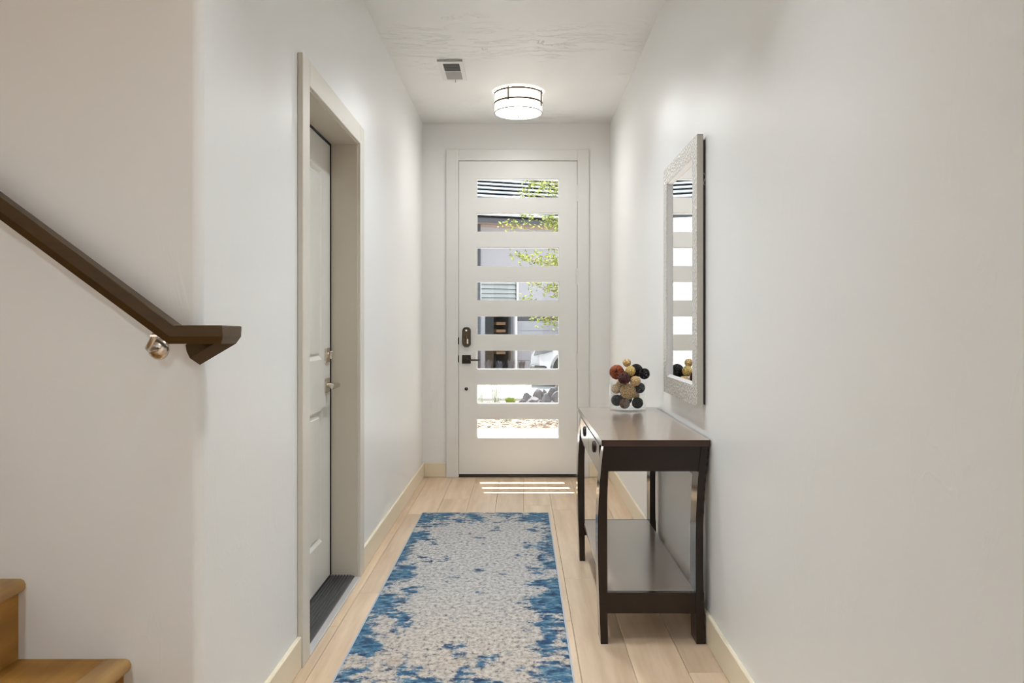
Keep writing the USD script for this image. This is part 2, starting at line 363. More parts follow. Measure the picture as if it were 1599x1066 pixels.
rose = obj('handle_rose', bx(hc[0] - 0.0335, hc[0] + 0.0335, DF - 0.009, DF, hc[2] - 0.0335, hc[2] + 0.0335, 0.0025), M['bronze'], d1)
obj('lever', cat_(cyl((hc[0] + 0.004, DF - 0.009, hc[2] - 0.004), (hc[0] + 0.004, DF - 0.05, hc[2] - 0.004), 0.011, 20), bx(hc[0] - 0.006, hc[0] + 0.104, DF - 0.060, DF - 0.046, hc[2] - 0.0095, hc[2] + 0.0015, 0.003)), M['bronze'], rose, smooth=35)
kc = px(728.2, 607.0, DF)
obj('door_viewer_plug', lathe([(0, 0.008), (0.007, 0.008), (0.012, 0.004), (0.0135, 0)], 24, (kc[0], DF, kc[2]), (0, -1, 0)), M['black'], d1, smooth=40)
for zz in (px(715, 532, DF)[2], px(715, 560, DF)[2]):
    obj('strike_plate', bx(-0.4862, -0.4785, CF - 0.0015, YE - 0.002, zz - 0.027, zz + 0.027, 0.001), M['bronze'], t1)

# ------------------------------------------------------------------ side door
CT = 0.019
t2 = thing('trim_2', 'cream casing, jamb and metal sill of the recessed side door', 'door casing', (XL, (DY0 + DY1) / 2, 0), kind='structure')
XJ = -0.93
obj('casing', bx(XL, XL + CT, DY0 - 0.092, DY0 - 0.004, 0, DZ + 0.092, 0.002), M['casing'], t2)
obj('casing', bx(XL, XL + CT, DY1 + 0.004, DY1 + 0.092, 0, DZ + 0.092, 0.002), M['casing'], t2)
obj('head_casing', bx(XL, XL + CT, DY0 - 0.004, DY1 + 0.004, DZ + 0.004, DZ + 0.092, 0.002), M['casing'], t2)
obj('jamb', bx(XJ, XL + 0.006, DY0 - 0.02, DY0, 0.0, DZ + 0.018, 0.001), M['jamb'], t2)
obj('jamb', bx(XJ, XL + 0.006, DY1, DY1 + 0.02, 0.0, DZ + 0.018, 0.001), M['jamb'], t2)
obj('head_jamb', bx(XJ, XL + 0.006, DY0, DY1, DZ, DZ + 0.018, 0.001), M['jamb'], t2)
obj('weatherstrip', cat_(bx(-0.890, -0.877, DY1 - 0.008, DY1, 0.02, DZ), bx(-0.890, -0.877, DY0, DY0 + 0.008, 0.02, DZ), bx(-0.890, -0.877, DY0, DY1, DZ - 0.008, DZ)), M['black'], t2)
sl = obj('sill', bx(-0.93, -0.768, DY0, DY1, 0.0, 0.014, 0.003), M['sill_metal'], t2)
for k in range(7):
    xx = -0.872 + 0.0135 * k
    obj('sill_rib', bx(xx, xx + 0.006, DY0 + 0.001, DY1 - 0.001, 0.012, 0.0185, 0.0015), M['sill_metal'], sl)
obj('sill_edge', bx(-0.775, -0.742, DY0, DY1, 0.0, 0.009, 0.003), M['alu'], t2)
d2 = thing('door_2', 'cream panelled side door with nickel deadbolt and lever', 'door', (-0.898, (DY0 + DY1) / 2, 0.02), kind='structure')
FX = -0.881
slab = mbox(FX - 0.035, FX, DY0 + 0.004, DY1 - 0.010, 0.022, DZ - 0.01)
W0, W1 = DY0 + 0.004 + 0.125, DY1 - 0.010 - 0.140
mid0, mid1 = (W0 + W1) / 2 - 0.055, (W0 + W1) / 2 + 0.055
rects = [(ya, yb, za, zb) for ya, yb in ((W0, mid0), (mid1, W1)) for za, zb in ((0.215, 0.795), (1.02, 1.86))]
for ya, yb, za, zb in rects: slab = slab - mbox(FX - 0.010, FX + 1, ya, yb, za, zb)
obj('slab', slab, M['side_door'], d2)
def rail4(ya, yb, za, zb, x0, x1, w):
    """sloping moulding inside a panel recess plus the raised field"""
    o = [(ya, za), (yb, za), (yb, zb), (ya, zb)]; i = [(ya + w, za + w), (yb - w, za + w), (yb - w, zb - w), (ya + w, zb - w)]
    v = [(x1, *p) for p in o] + [(x0, *p) for p in i]
    f = []
    for k in range(4): f += [(k, (k + 1) % 4, 4 + (k + 1) % 4), (k, 4 + (k + 1) % 4, 4 + k)]
    return np.array(v), np.array(f)
for ya, yb, za, zb in rects:
    p_ = obj('door_panel', bx(FX - 0.012, FX - 0.003, ya + 0.028, yb - 0.028, za + 0.028, zb - 0.028, 0.006), M['side_door'], d2)
    obj('panel_moulding', rail4(ya, yb, za, zb, FX - 0.0095, FX - 0.0005, 0.016), M['side_door'], p_)
HY = DY1 - 0.010 - 0.058
def square_rose(z): return bx(FX, FX + 0.007, HY - 0.033, HY + 0.033, z - 0.033, z + 0.033, 0.002)
z1, z2 = 1.037, 0.900
db = obj('deadbolt', square_rose(z1), M['nickel'], d2)
obj('thumb_turn', cat_(cyl((FX + 0.006, HY, z1), (FX + 0.013, HY, z1), 0.014, 20), bx(FX + 0.012, FX + 0.028, HY - 0.004, HY + 0.004, z1 - 0.018, z1 + 0.018, 0.002)), M['nickel'], db, smooth=35)
lv = obj('lever_rose', square_rose(z2), M['nickel'], d2)
obj('lever', cat_(cyl((FX + 0.006, HY, z2), (FX + 0.05, HY, z2), 0.0105, 20), bx(FX + 0.042, FX + 0.058, HY - 0.105, HY + 0.012, z2 - 0.010, z2 + 0.010, 0.004)), M['nickel'], lv, smooth=35)
for z in (0.25, 1.02, 1.8):
    obj('hinge', cyl((FX + 0.004, DY0 + 0.003, z - 0.05), (FX + 0.004, DY0 + 0.003, z + 0.05), 0.006, 12), M['nickel'], d2, smooth=40)
struct('wall_garage', bx(XJ - 0.25, XJ - 0.1, DY0 - 0.3, DY1 + 0.3, 0, ZC), M['wall'], 'dark wall behind the side door', 'wall')

# ------------------------------------------------------------------ stairs and handrail
RISE, RUN = 0.1905, 0.251
st = thing('staircase', 'oak staircase rising to the left against the pale wall', 'stairs', (-0.677, 1.3, 0))
for k in range(1, 14):
    tip = -0.928 - RUN * (k - 2); z = 0.374 + RISE * (k - 2)
    back = tip - RUN - 0.03
    if back < XB: back = XB
    ts = [obj('tread', bx(back, tip - 0.062, 0.80, YS - 0.0008, z - 0.03, z, 0.0015), M['stair_oak'], st)]
    nose = [(tip - 0.062, z), (tip - 0.012, z), (tip - 0.004, z - 0.004), (tip, z - 0.013), (tip - 0.001, z - 0.022), (tip - 0.006, z - 0.029), (tip - 0.012, z - 0.031), (tip - 0.062, z - 0.031)]
    obj('nosing', prism(nose, 0.78, YS - 0.0008, 'y'), M['nosing_oak'], ts[0], smooth=50)
    obj('riser', bx(tip - 0.036, tip - 0.018, 0.80, YS - 0.0008, max(0.001, z - RISE), z - 0.031), M['stair_oak'], st)
ends = [(-0.70, 0.001), (-0.70, 0.15)] + [(-0.70 - RUN * 12.6, 0.15 + RISE * 12.6), (-0.70 - RUN * 12.6, RISE * 10.5)] + [(-1.2, 0.001)]
obj('stringer', prism(ends, 0.78, 0.80, 'y'), M['white_trim'], st)

hr = thing('handrail', 'dark brown wooden handrail descending the stair wall and returning at the corner', 'handrail', (-0.86, YS, 1.147))
prof = [(-0.0205, 0.021), (0.0205, 0.021), (0.0225, 0.019), (0.0255, -0.004), (0.019, -0.021), (-0.019, -0.021), (-0.0255, -0.004), (-0.0225, 0.019)]
YR = 1.757                                            # rail axis
slope = 0.738
P1 = np.array([-0.790, YR, 1.147])
P0 = P1 + np.array([-1.9, 0, 1.9 * slope])
P2 = np.array([-0.6965, YR, 1.147])
P3 = np.array([-0.6965, YR + 0.0685, 1.146])
P4 = np.array([-0.778, YR + 0.0685, 1.098])
rail = sweep([P0, P1, P2, P3, P4], prof, (0, 0, 1))
obj('rail', rail, M['rail'], hr)
bc = np.array([-0.862, YS, 1.112])
br = obj('bracket', lathe([(0, 0.013), (0.009, 0.013), (0.018, 0.0105), (0.024, 0.006), (0.0255, 0.0)], 32, bc, (0, -1, 0)), M['nickel'], hr, smooth=45)
obj('bracket_arm', tube([bc + (0, -0.008, 0), bc + (-0.001, -0.045, -0.001), bc + (0.006, -0.066, 0.004), bc + (0.018, -0.075, 0.018), bc + (0.027, -0.076, 0.036)], 0.0065, 12), M['nickel'], br, smooth=45)
obj('screw', lathe([(0, 0.002), (0.0028, 0.0014), (0.0035, 0)], 12, bc + (-0.004, -0.0125, -0.003), (0, -1, 0)), M['bronze'], br)
obj('bracket_saddle', bx(bc[0] + 0.019, bc[0] + 0.036, YR - 0.010, YR + 0.010, bc[2] + 0.030, bc[2] + 0.0345), M['nickel'], br)

# ------------------------------------------------------------------ ceiling lamp and register
LX, LY = (809.5 - CX) * 5.17 / F, 5.17
lp = thing('ceiling_lamp', 'lit white drum flush-mount ceiling lamp with dark bronze bands', 'ceiling lamp', (LX, LY, ZC))
R = 0.160
obj('shade', lathe([(R - 0.003, 2.733), (R, 2.733), (R, 2.602), (R - 0.003, 2.602)], 64, (LX, LY, 0)), M['shade'], lp, smooth=40)
obj('diffuser', lathe([(R - 0.004, 2.604), (R - 0.004, 2.601), (R * 0.7, 2.598), (0, 2.596)], 64, (LX, LY, 0)), M['diffuser'], lp, smooth=40)
obj('canopy_plate', cyl((LX, LY, 2.735), (LX, LY, ZC - 0.001), 0.12, 48), M['lamp_bronze'], lp, smooth=40)
for z in (2.662, 2.7275):
    obj('band', lathe([(R + 0.001, z - 0.0045), (R + 0.0045, z - 0.0045), (R + 0.0045, z + 0.0045), (R + 0.001, z + 0.0045), (R + 0.001, z - 0.0045)], 64, (LX, LY, 0)), M['lamp_bronze'], lp, smooth=40)
for a in (-23.6, 66.4, 156.4, 246.4):
    a = math.radians(a); c, s = math.sin(a), -math.cos(a)
    q = bx(-0.0045, 0.0045, -0.003, 0.003, 2.650 if abs(c) < 0.6 else 2.632, 2.7385, 0.001)
    Rm = np.eye(4); Rm[:2, :2] = [[math.cos(a), -math.sin(a)], [math.sin(a), math.cos(a)]]; Rm[:3, 3] = (LX + c * (R + 0.0055), LY + s * (R + 0.0055), 0)
    obj('strap', xf(q, Rm), M['lamp_bronze'], lp)
obj('rim', lathe([(R, 2.604), (R + 0.002, 2.604), (R + 0.002, 2.6005), (R - 0.006, 2.6005), (R - 0.006, 2.602)], 64, (LX, LY, 0)), mat('shade_rim', (0.55, 0.5, 0.42), 0.5), lp, smooth=40)
obj('finial', cyl((LX, LY, 2.578), (LX, LY, 2.597), 0.0115, 20), M['nickel'], lp, smooth=40)

rg = thing('air_register', 'small white ceiling air register with two banks of grey louvres', 'vent', (-0.42, 4.73, ZC))
rx0, rx1, ry0, ry1 = -0.495, -0.345, 4.545, 4.92
ix0, ix1 = -0.466, -0.368
fr = mbox(rx0, rx1, ry0, ry1, ZC - 0.006, ZC - 0.0005) - mbox(ix0, ix1, 4.60, 4.735, ZC - 1, ZC + 1) - mbox(ix0, ix1, 4.745, 4.88, ZC - 1, ZC + 1)
obj('frame', fr, M['register'], rg)
obj('front_lip', bx(rx0, rx1, ry0 - 0.004, ry0 + 0.004, ZC - 0.013, ZC - 0.0005, 0.002), M['register_slat'], rg)
obj('backing', bx(ix0 - 0.01, ix1 + 0.01, 4.59, 4.89, ZC - 0.0016, ZC - 0.0004), M['duct'], rg)
for y0 in (4.60, 4.745):
    for k in range(9):
        yy = y0 + 0.0075 + 0.015 * k
        v, f, _ = meshkit.arrays(bx(ix0, ix1, -0.006, 0.006, -0.0008, 0.0008))
        a = math.radians(35 if y0 < 4.7 else -35)
        v = np.stack([v[:, 0], yy + v[:, 1] * math.cos(a) - v[:, 2] * math.sin(a), ZC - 0.0062 + v[:, 1] * math.sin(a) + v[:, 2] * math.cos(a)], 1)
        obj('louvre', (v, f), M['register_slat'], rg)
obj('lever', cyl((-0.415, 4.90, ZC - 0.006), (-0.415, 4.90, ZC - 0.022), 0.003, 10), M['register_slat'], rg)

# unseen fill lamps added to brighten the near hall and the room behind the camera (above the picture's top edge)
for X, Y, deep, lab in FILLS:
    d = thing('downlight', lab, 'downlight', (X, Y, ZC), group='added fill lamps')
    obj('trim_ring', lathe([(0.077, ZC + deep + 0.002), (0.078, ZC - 0.003), (0.100, ZC - 0.005), (0.104, ZC - 0.0005)], 40, (X, Y, 0)), M['white_trim'], d, smooth=40)
    v, f = lathe([(0.0, ZC + deep), (0.0765, ZC + deep)], 40, (X, Y, 0))
    obj('lens', (v, f[:, ::-1]), M['downlight'], d)

# ------------------------------------------------------------------ rug
RX0, RX1, RY0, RY1 = -0.616, 0.177, 2.30, 4.79
def rug_mat():
    n = {'p': ('principled_bsdf', {'roughness': 0.95, 'specular_ior_level': 0.15, 'sheen_weight': 0.15}), 'g': ('geometry', {}), 's': ('separate_xyz', {}),
         # nearness to an edge, 0 in the middle and 1 at the edge
         'ax': ('math', {'math_type': 'add', 'value2': -(RX0 + RX1) / 2}), 'aa': ('math', {'math_type': 'absolute'}),
         'ex': ('map_range', {'range_type': 'smoothstep', 'from_min': 0.14, 'from_max': 0.40, 'to_min': 0, 'to_max': 1, 'clamp': True}),
         'ey': ('map_range', {'range_type': 'smoothstep', 'from_min': RY1 - 0.55, 'from_max': RY1 + 0.02, 'to_min': 0, 'to_max': 0.9, 'clamp': True}),
         'ny': ('map_range', {'range_type': 'smoothstep', 'from_min': 3.05, 'from_max': 2.45, 'to_min': 0, 'to_max': 0.62, 'clamp': True}),
         'mx': ('math', {'math_type': 'maximum'}), 'mx2': ('math', {'math_type': 'maximum'}),
         # patches, streaks and fine weave
         'm1': ('mapping', {'scale': (6.5, 5.0, 1), 'location': (1.7, 3.4, 0)}), 'n1': ('noise_texture', {'scale': 1.0, 'detail': 7, 'roughness': 0.68}),
         'm2': ('mapping', {'scale': (58, 46, 1)}), 'n2': ('noise_texture', {'scale': 1.0, 'detail': 4, 'roughness': 0.7}),
         'm3': ('mapping', {'scale': (4.2, 3.2, 1), 'location': (8.2, 1.1, 0)}), 'n3': ('noise_texture', {'scale': 1.0, 'detail': 6, 'roughness': 0.7}),
         'm4': ('mapping', {'scale': (17, 30, 1), 'location': (3.0, 5.0, 0)}), 'n4': ('noise_texture', {'scale': 1.0, 'detail': 5, 'roughness': 0.7}),
         # sum -> how blue
         'q1': ('math', {'math_type': 'multiply_add', 'value2': 2.1}), 'q2': ('math', {'math_type': 'multiply_add', 'value2': -1.1, 'value3': 0.55}), 'e1': ('math', {'math_type': 'multiply_add', 'value2': 0.42, 'value3': -1.05}),
         'blue': ('map_range', {'range_type': 'smoothstep', 'from_min': 0.21, 'from_max': 0.40, 'to_min': 0, 'to_max': 1, 'clamp': True}),
         'ground': ('rgb_ramp', {'ramp': [(0.28, (0.13, 0.115, 0.11)), (0.42, (0.33, 0.31, 0.295)), (0.55, (0.49, 0.47, 0.455)), (0.75, (0.64, 0.63, 0.62))]}),
         'blues': ('rgb_ramp', {'ramp': [(0.28, (0.006, 0.012, 0.03)), (0.39, (0.010, 0.04, 0.10)), (0.47, (0.025, 0.105, 0.20)), (0.56, (0.085, 0.20, 0.28)), (0.68, (0.25, 0.33, 0.36))]}),
         'c1': ('mix', {}),
         'tan': ('map_range', {'range_type': 'smoothstep', 'from_min': 0.60, 'from_max': 0.70, 'to_min': 0, 'to_max': 0.75, 'clamp': True}), 'c2': ('mix', {'color2': (0.33, 0.215, 0.115)}),
         'tk': ('math', {'math_type': 'multiply'}),
         'speck': ('map_range', {'range_type': 'smoothstep', 'from_min': 0.42, 'from_max': 0.32, 'to_min': 0, 'to_max': 0.9, 'clamp': True}), 'c3': ('mix', {'color2': (0.06, 0.06, 0.075)}),
         'sk': ('math', {'math_type': 'multiply'}), 'sn': ('map_range', {'range_type': 'smoothstep', 'from_min': 4.3, 'from_max': 2.5, 'to_min': 0.25, 'to_max': 1.0, 'clamp': True}),
         'warm': ('map_range', {'range_type': 'smoothstep', 'from_min': 3.7, 'from_max': 2.5, 'to_min': 0, 'to_max': 0.75, 'clamp': True}), 'c0': ('mix', {'mix_type': 'multiply', 'color2': (1.08, 0.95, 0.82)}),
         'mw': ('mapping', {'scale': (300, 330, 1)}), 'nw': ('noise_texture', {'scale': 1.0, 'detail': 2}), 'b': ('bump', {'strength': 0.5, 'distance': 0.003})}
    l = [('g.position', 's.vector'), ('s.x', 'ax.value1'), ('ax.value', 'aa.value1'), ('aa.value', 'ex.value'), ('s.y', 'ey.value'), ('s.y', 'ny.value'), ('ex.result', 'mx.value1'), ('ey.result', 'mx.value2'), ('mx.value', 'mx2.value1'), ('ny.result', 'mx2.value2')]
    for k in '1234': l += [('g.position', f'm{k}.vector'), (f'm{k}.vector', f'n{k}.vector')]
    l += [('n1.fac', 'q1.value1'), ('e1.value', 'q1.value3'), ('mx2.value', 'e1.value1'), ('n4.fac', 'q2.value1')]
    n['qs'] = ('math', {'math_type': 'add'})
    l += [('q1.value', 'qs.value1'), ('q2.value', 'qs.value2'), ('qs.value', 'blue.value'), ('n2.fac', 'ground.fac'), ('n4.fac', 'blues.fac'),
          ('ground.color', 'c0.color1'), ('warm.result', 'c0.fac'), ('s.y', 'warm.value'), ('c0.color', 'c1.color1'), ('blues.color', 'c1.color2'), ('blue.result', 'c1.fac'),
          ('n3.fac', 'tan.value'), ('tan.result', 'tk.value1'), ('mx2.value', 'tk.value2'), ('tk.value', 'c2.fac'), ('c1.color', 'c2.color1'),
          ('n2.fac', 'speck.value'), ('s.y', 'sn.value'), ('speck.result', 'sk.value1'), ('sn.result', 'sk.value2'), ('sk.value', 'c3.fac'), ('c2.color', 'c3.color1'), ('c3.color', 'p.base_color'),
          ('g.position', 'mw.vector'), ('mw.vector', 'nw.vector'), ('nw.fac', 'b.height'), ('b.normal', 'p.normal')]
    return usdkit.material(stage, '/World/Looks/rug_pile', n, l, surface='p.BSDF')
M['rug'] = rug_mat()
rug = thing('runner_rug', 'distressed blue and grey runner rug down the middle of the hall', 'rug', ((RX0 + RX1) / 2, (RY0 + RY1) / 2, 0))
obj('pile', bx(RX0 + 0.006, RX1 - 0.006, RY0 + 0.006, RY1 - 0.006, 0.0012, 0.010, 0.003), M['rug'], rug)
bd = mbox(RX0, RX1, RY0, RY1, 0.0008, 0.0075) - mbox(RX0 + 0.0058, RX1 - 0.0058, RY0 + 0.0058, RY1 - 0.0058, -1, 1)
obj('binding', bd, M['binding'], rug)

# ------------------------------------------------------------------ console table
TX0, TX1, TY0, TY1, TZ = 0.295, 0.692, 2.80, 3.945, 0.753
tb = thing('console_table', 'dark espresso console table with curved legs and low shelf against the right wall', 'console table', ((TX0 + TX1) / 2, (TY0 + TY1) / 2, 0))
E = M['espresso']
obj('tabletop', bx(TX0 + 0.001, TX1 - 0.001, TY0 + 0.001, TY1 - 0.001, TZ - 0.0225, TZ, 0.001), M['espresso_sheen_top'], tb)
eb = mbox(TX0, TX1, TY0, TY1, TZ - 0.0235, TZ - 0.0008) - mbox(TX0 + 0.0012, TX1 - 0.0012, TY0 + 0.0012, TY1 - 0.0012, 0, 1)
obj('edge_band', eb, mat('espresso_edge', (0.045, 0.022, 0.014), 0.25, spec=0.4), tb)  # strip added to keep the painted sheen off the edges
LZ = np.array([0.0, 0.11, 0.25, 0.40, 0.50, 0.60, 0.68, TZ - 0.0235])
LL = np.array([0.294, 0.2905, 0.2855, 0.2835, 0.2855, 0.2915, 0.299, 0.3045])       # outer edge of the front legs
LI = np.array([0.321, 0.319, 0.3185, 0.318, 0.318, 0.3205, 0.325, 0.329])
RL = np.array([0.646, 0.6445, 0.643, 0.6435, 0.6455, 0.651, 0.659, 0.665])
RR = np.array([0.6795, 0.676, 0.671, 0.6705, 0.6735, 0.680, 0.6865, 0.691])
zz = np.linspace(0, TZ - 0.0235, 25)
from scipy.interpolate import PchipInterpolator as PI_
def leg(lo, hi, y0, y1):
    a, b = PI_(LZ, lo)(zz), PI_(LZ, hi)(zz)
    return prism(list(zip(a, zz)) + list(zip(b[::-1], zz[::-1])), y0, y1, 'y')
LYS = ((2.823, 2.915), (3.825, 3.917))
for y0, y1 in LYS:
    obj('leg', leg(LL, LI, y0, y1), E, tb, smooth=25)
    obj('leg', leg(RL, RR, y0, y1), E, tb, smooth=25)
for (y0, y1), e in zip(LYS, (0, 1)):
    ym = y0 + 0.006 if e == 0 else y1 - 0.026
    obj('end_apron', bx(0.318, 0.672, ym, ym + 0.018, 0.633, TZ - 0.0235, 0.001), E, tb)
    obj('stretcher', bx(0.3175, 0.648, ym, ym + 0.02, 0.110, 0.187, 0.001), E, tb)
obj('back_apron', bx(0.660, 0.676, LYS[0][1], LYS[1][0], 0.60, TZ - 0.0235), E, tb)
obj('shelf', bx(0.316, 0.645, LYS[0][0] + 0.026, LYS[1][1] - 0.026, 0.168, 0.188, 0.001), M['espresso_sheen_top'], tb)
obj('front_rail', bx(0.302, 0.318, LYS[0][1], LYS[1][0], 0.715, TZ - 0.0235), E, tb)
obj('front_rail', bx(0.302, 0.318, LYS[0][1], LYS[1][0], 0.598, 0.612), E, tb)
mid = (LYS[0][1] + LYS[1][0]) / 2
for y0, y1 in ((LYS[0][1] + 0.003, mid - 0.0015), (mid + 0.0015, LYS[1][0] - 0.003)):
    dr = obj('drawer', bx(0.298, 0.316, y0, y1, 0.6125, 0.7145, 0.0015), E, tb)
    ky = (y0 + y1) / 2
    obj('knob', lathe([(0, 0.010), (0.012, 0.0095), (0.020, 0.0075), (0.0235, 0.0045), (0.0235, 0.0)], 28, (0.298, ky - 0.03, 0.680), (-1, 0, 0)), M['bronze'], dr, smooth=40)
    obj('drawer_box', bx(0.318, 0.655, y0 + 0.01, y1 - 0.01, 0.618, 0.705), E, dr)

# ------------------------------------------------------------------ glass vase with woven balls
VY = 3.80; VX, VZ, VR = (980.5 - CX) * VY / F, TZ, 0.0905
VH = 0.142
vs = thing('glass_vase', 'clear glass cylinder vase of woven balls on the console table', 'vase', (VX, VY, VZ))
vp = [(0, 0), (VR - 0.003, 0), (VR, 0.003), (VR, VH - 0.001), (VR - 0.001, VH), (VR - 0.003, VH), (VR - 0.004, VH - 0.001), (VR - 0.004, 0.012), (VR - 0.008, 0.009), (0, 0.009)]
v, f = lathe(vp, 56, (VX, VY, VZ + 0.0006))
obj('cylinder', (v, f), M['vase_glass'], vs, smooth=40)
def strand(name, c1, c2, rough, spec=0.4, metallic=0.0):
    """woven strands whose tone runs from c2 to c1 and above"""
    n = {'p': ('principled_bsdf', {'roughness': rough, 'specular_ior_level': spec, 'metallic': metallic}), 'g': ('geometry', {}), 'r': ('rgb_ramp', {'ramp': [(0.38, c2), (0.52, c1), (0.66, tuple(min(1, 1.7 * t) for t in c1))]}), 'mv': ('mapping', {'scale': (230, 230, 230)}), 'nv': ('noise_texture', {'scale': 1.0, 'detail': 3, 'roughness': 0.6}),
         'm': ('mapping', {'scale': (170, 170, 170)}), 'n': ('noise_texture', {'scale': 1.0, 'detail': 3}), 'b': ('bump', {'strength': 1.0, 'distance': 0.005})}
    return usdkit.material(stage, '/World/Looks/' + name, n, [('g.position', 'mv.vector'), ('mv.vector', 'nv.vector'), ('nv.fac', 'r.fac'), ('r.color', 'p.base_color'), ('g.position', 'm.vector'), ('m.vector', 'n.vector'), ('n.fac', 'b.height'), ('b.normal', 'p.normal')], surface='p.BSDF')
BM = {'tan': strand('tan_straw', (0.58, 0.40, 0.20), (0.30, 0.175, 0.07), 0.8), 'yel': strand('yellow_straw', (0.60, 0.44, 0.16), (0.34, 0.22, 0.06), 0.8), 'pale': strand('pale_straw', (0.62, 0.46, 0.30), (0.42, 0.25, 0.13), 0.8),
      'blk': strand('black_twig', (0.008, 0.007, 0.0075), (0.003, 0.003, 0.003), 0.55, 0.3), 'red': strand('copper_twig', (0.36, 0.085, 0.035), (0.05, 0.010, 0.006), 0.22, 0.6, 0.5),
      'mar': strand('maroon_twig', (0.075, 0.012, 0.009), (0.012, 0.003, 0.003), 0.4), 'brn': strand('brown_twig', (0.13, 0.06, 0.025), (0.025, 0.011, 0.005), 0.45)}
B = [  # pixel x, y, radius in pixels, depth offset guess, look, core share, strands, label
    (963.6, 581, 11.3, -0.02, 'red', 0.45, 30, 'large copper red woven ball at the top left of the vase'),
    (974.4, 590.3, 9.4, -0.055, 'mar', 0.5, 32, 'dark maroon woven ball at the front of the vase rim'),
    (978.8, 566.2, 6.5, 0.0, 'tan', 0.93, 14, 'small tan ball on the very top of the pile'),
    (984.4, 579, 8.1, -0.03, 'yel', 0.93, 16, 'yellowish straw ball just under the topmost tan ball'),
    (993.5, 578.5, 10.2, 0.03, 'blk', 0.5, 32, 'black woven ball behind the yellowish straw ball'),
    (1005.2, 583, 8.4, 0.0, 'blk', 0.0, 13, 'open black twig ball overhanging the vase rim'),
    (992, 595, 8.2, -0.05, 'tan', 0.94, 14, 'tan straw ball at the right of the vase rim'),
    (1000.3, 605.5, 8.3, -0.02, 'blk', 0.0, 22, 'black twig ball inside the glass at the right'),
    (963.2, 607.5, 7.8, -0.02, 'pale', 0.94, 14, 'pale peach straw ball inside the glass at the left'),
    (981.3, 611.5, 12.3, -0.045, 'tan', 0.95, 22, 'largest tan straw ball in the middle of the vase'),
    (963.2, 625.2, 8.7, -0.02, 'blk', 0.35, 28, 'black twig ball at the bottom left of the vase'),
    (975.2, 629.8, 7.9, -0.05, 'brn', 0.45, 28, 'dark brown woven ball at the bottom front of the vase'),
    (995.5, 629.4, 8.6, -0.03, 'blk', 0.4, 28, 'black twig ball at the bottom right of the vase'),
    (993, 617, 5.6, 0.015, 'tan', 0.93, 12, 'small tan ball half hidden above the bottom right black ball'),
    (977, 622, 10, 0.05, 'blk', 0.8, 26, 'black twig ball hidden at the back of the vase'),
    (972, 600, 10, 0.05, 'tan', 0.94, 16, 'tan straw ball hidden at the back of the pile'),
    (984, 586, 10, 0.065, 'blk', 0.8, 26, 'black twig ball at the back top of the pile, seen in the mirror'),
]
C = np.array([px(b[0], b[1], VY + b[3]) for b in B]); RB = np.array([1.06 * b[2] * (VY + b[3]) / F for b in B])
C0 = C.copy()
for it in range(600):                                 # settle: push overlapping balls apart, mostly in depth, and keep them in the glass
    for i in range(len(B)):
        for j in range(i):
            d = C[i] - C[j]; L = np.linalg.norm(d) + 1e-9; o = (RB[i] + RB[j]) * 0.97 - L
            if o > 0:
                s = d / L * o * 0.5 * np.array([0.30, 1.0, 0.25]); C[i] += s; C[j] -= s
        q = C[i, :2] - (VX, VY); rr = np.linalg.norm(q); lim = VR - 0.005 - RB[i]
        if C[i, 2] < VZ + VH + 0.4 * RB[i] and rr > lim: C[i, :2] = (VX, VY) + q / rr * lim
        elif rr > VR + 0.012 - RB[i] * 0.2: C[i, :2] = (VX, VY) + q / rr * (VR + 0.012 - RB[i] * 0.2)
        C[i, 2] = max(C[i, 2], VZ + 0.0105 + RB[i])
        C[i, [0, 2]] += (C0[i, [0, 2]] - C[i, [0, 2]]) * 0.02
def woven(c, r, core, strands, seed):
    g = np.random.default_rng(seed); ms = []
    tr = 0.0022 if core > 0.9 else 0.0028
    if core > 0:
        s = trimesh.creation.icosphere(3, r * core); sv = np.array(s.vertices)
        sv *= (1 + 0.12 * (meshkit.fbm(sv / r * 4 + seed, 3) - 0.5))[:, None]
        ms.append((sv + c, np.array(s.faces)))
    for k in range(strands):
        n = g.normal(size=3); n /= np.linalg.norm(n); u = np.cross(n, g.normal(size=3)); u /= np.linalg.norm(u); w = np.cross(n, u)
        h = g.uniform(-0.55, 0.55); a = np.arange(26) * 2 * PI / 26
        rr = r * (0.965 if core <= 0.9 else core + 0.015) - tr
        wob = 1 + 0.02 * np.sin(3 * a + g.uniform(0, 6))
        p = rr * wob[:, None] * (math.sqrt(1 - h * h) * (np.cos(a)[:, None] * u + np.sin(a)[:, None] * w) + h * n)
        ms.append(tube(p + c, tr, 5, True))
    return cat_(*ms)
for k, b in enumerate(B):
    lab = b[7]
    o = obj('woven_ball', woven(C[k], RB[k], b[5], b[6], 40 + k), BM[b[4]], None, smooth=60)
    tag(o, lab, 'decorative ball', 'woven balls in the glass vase')

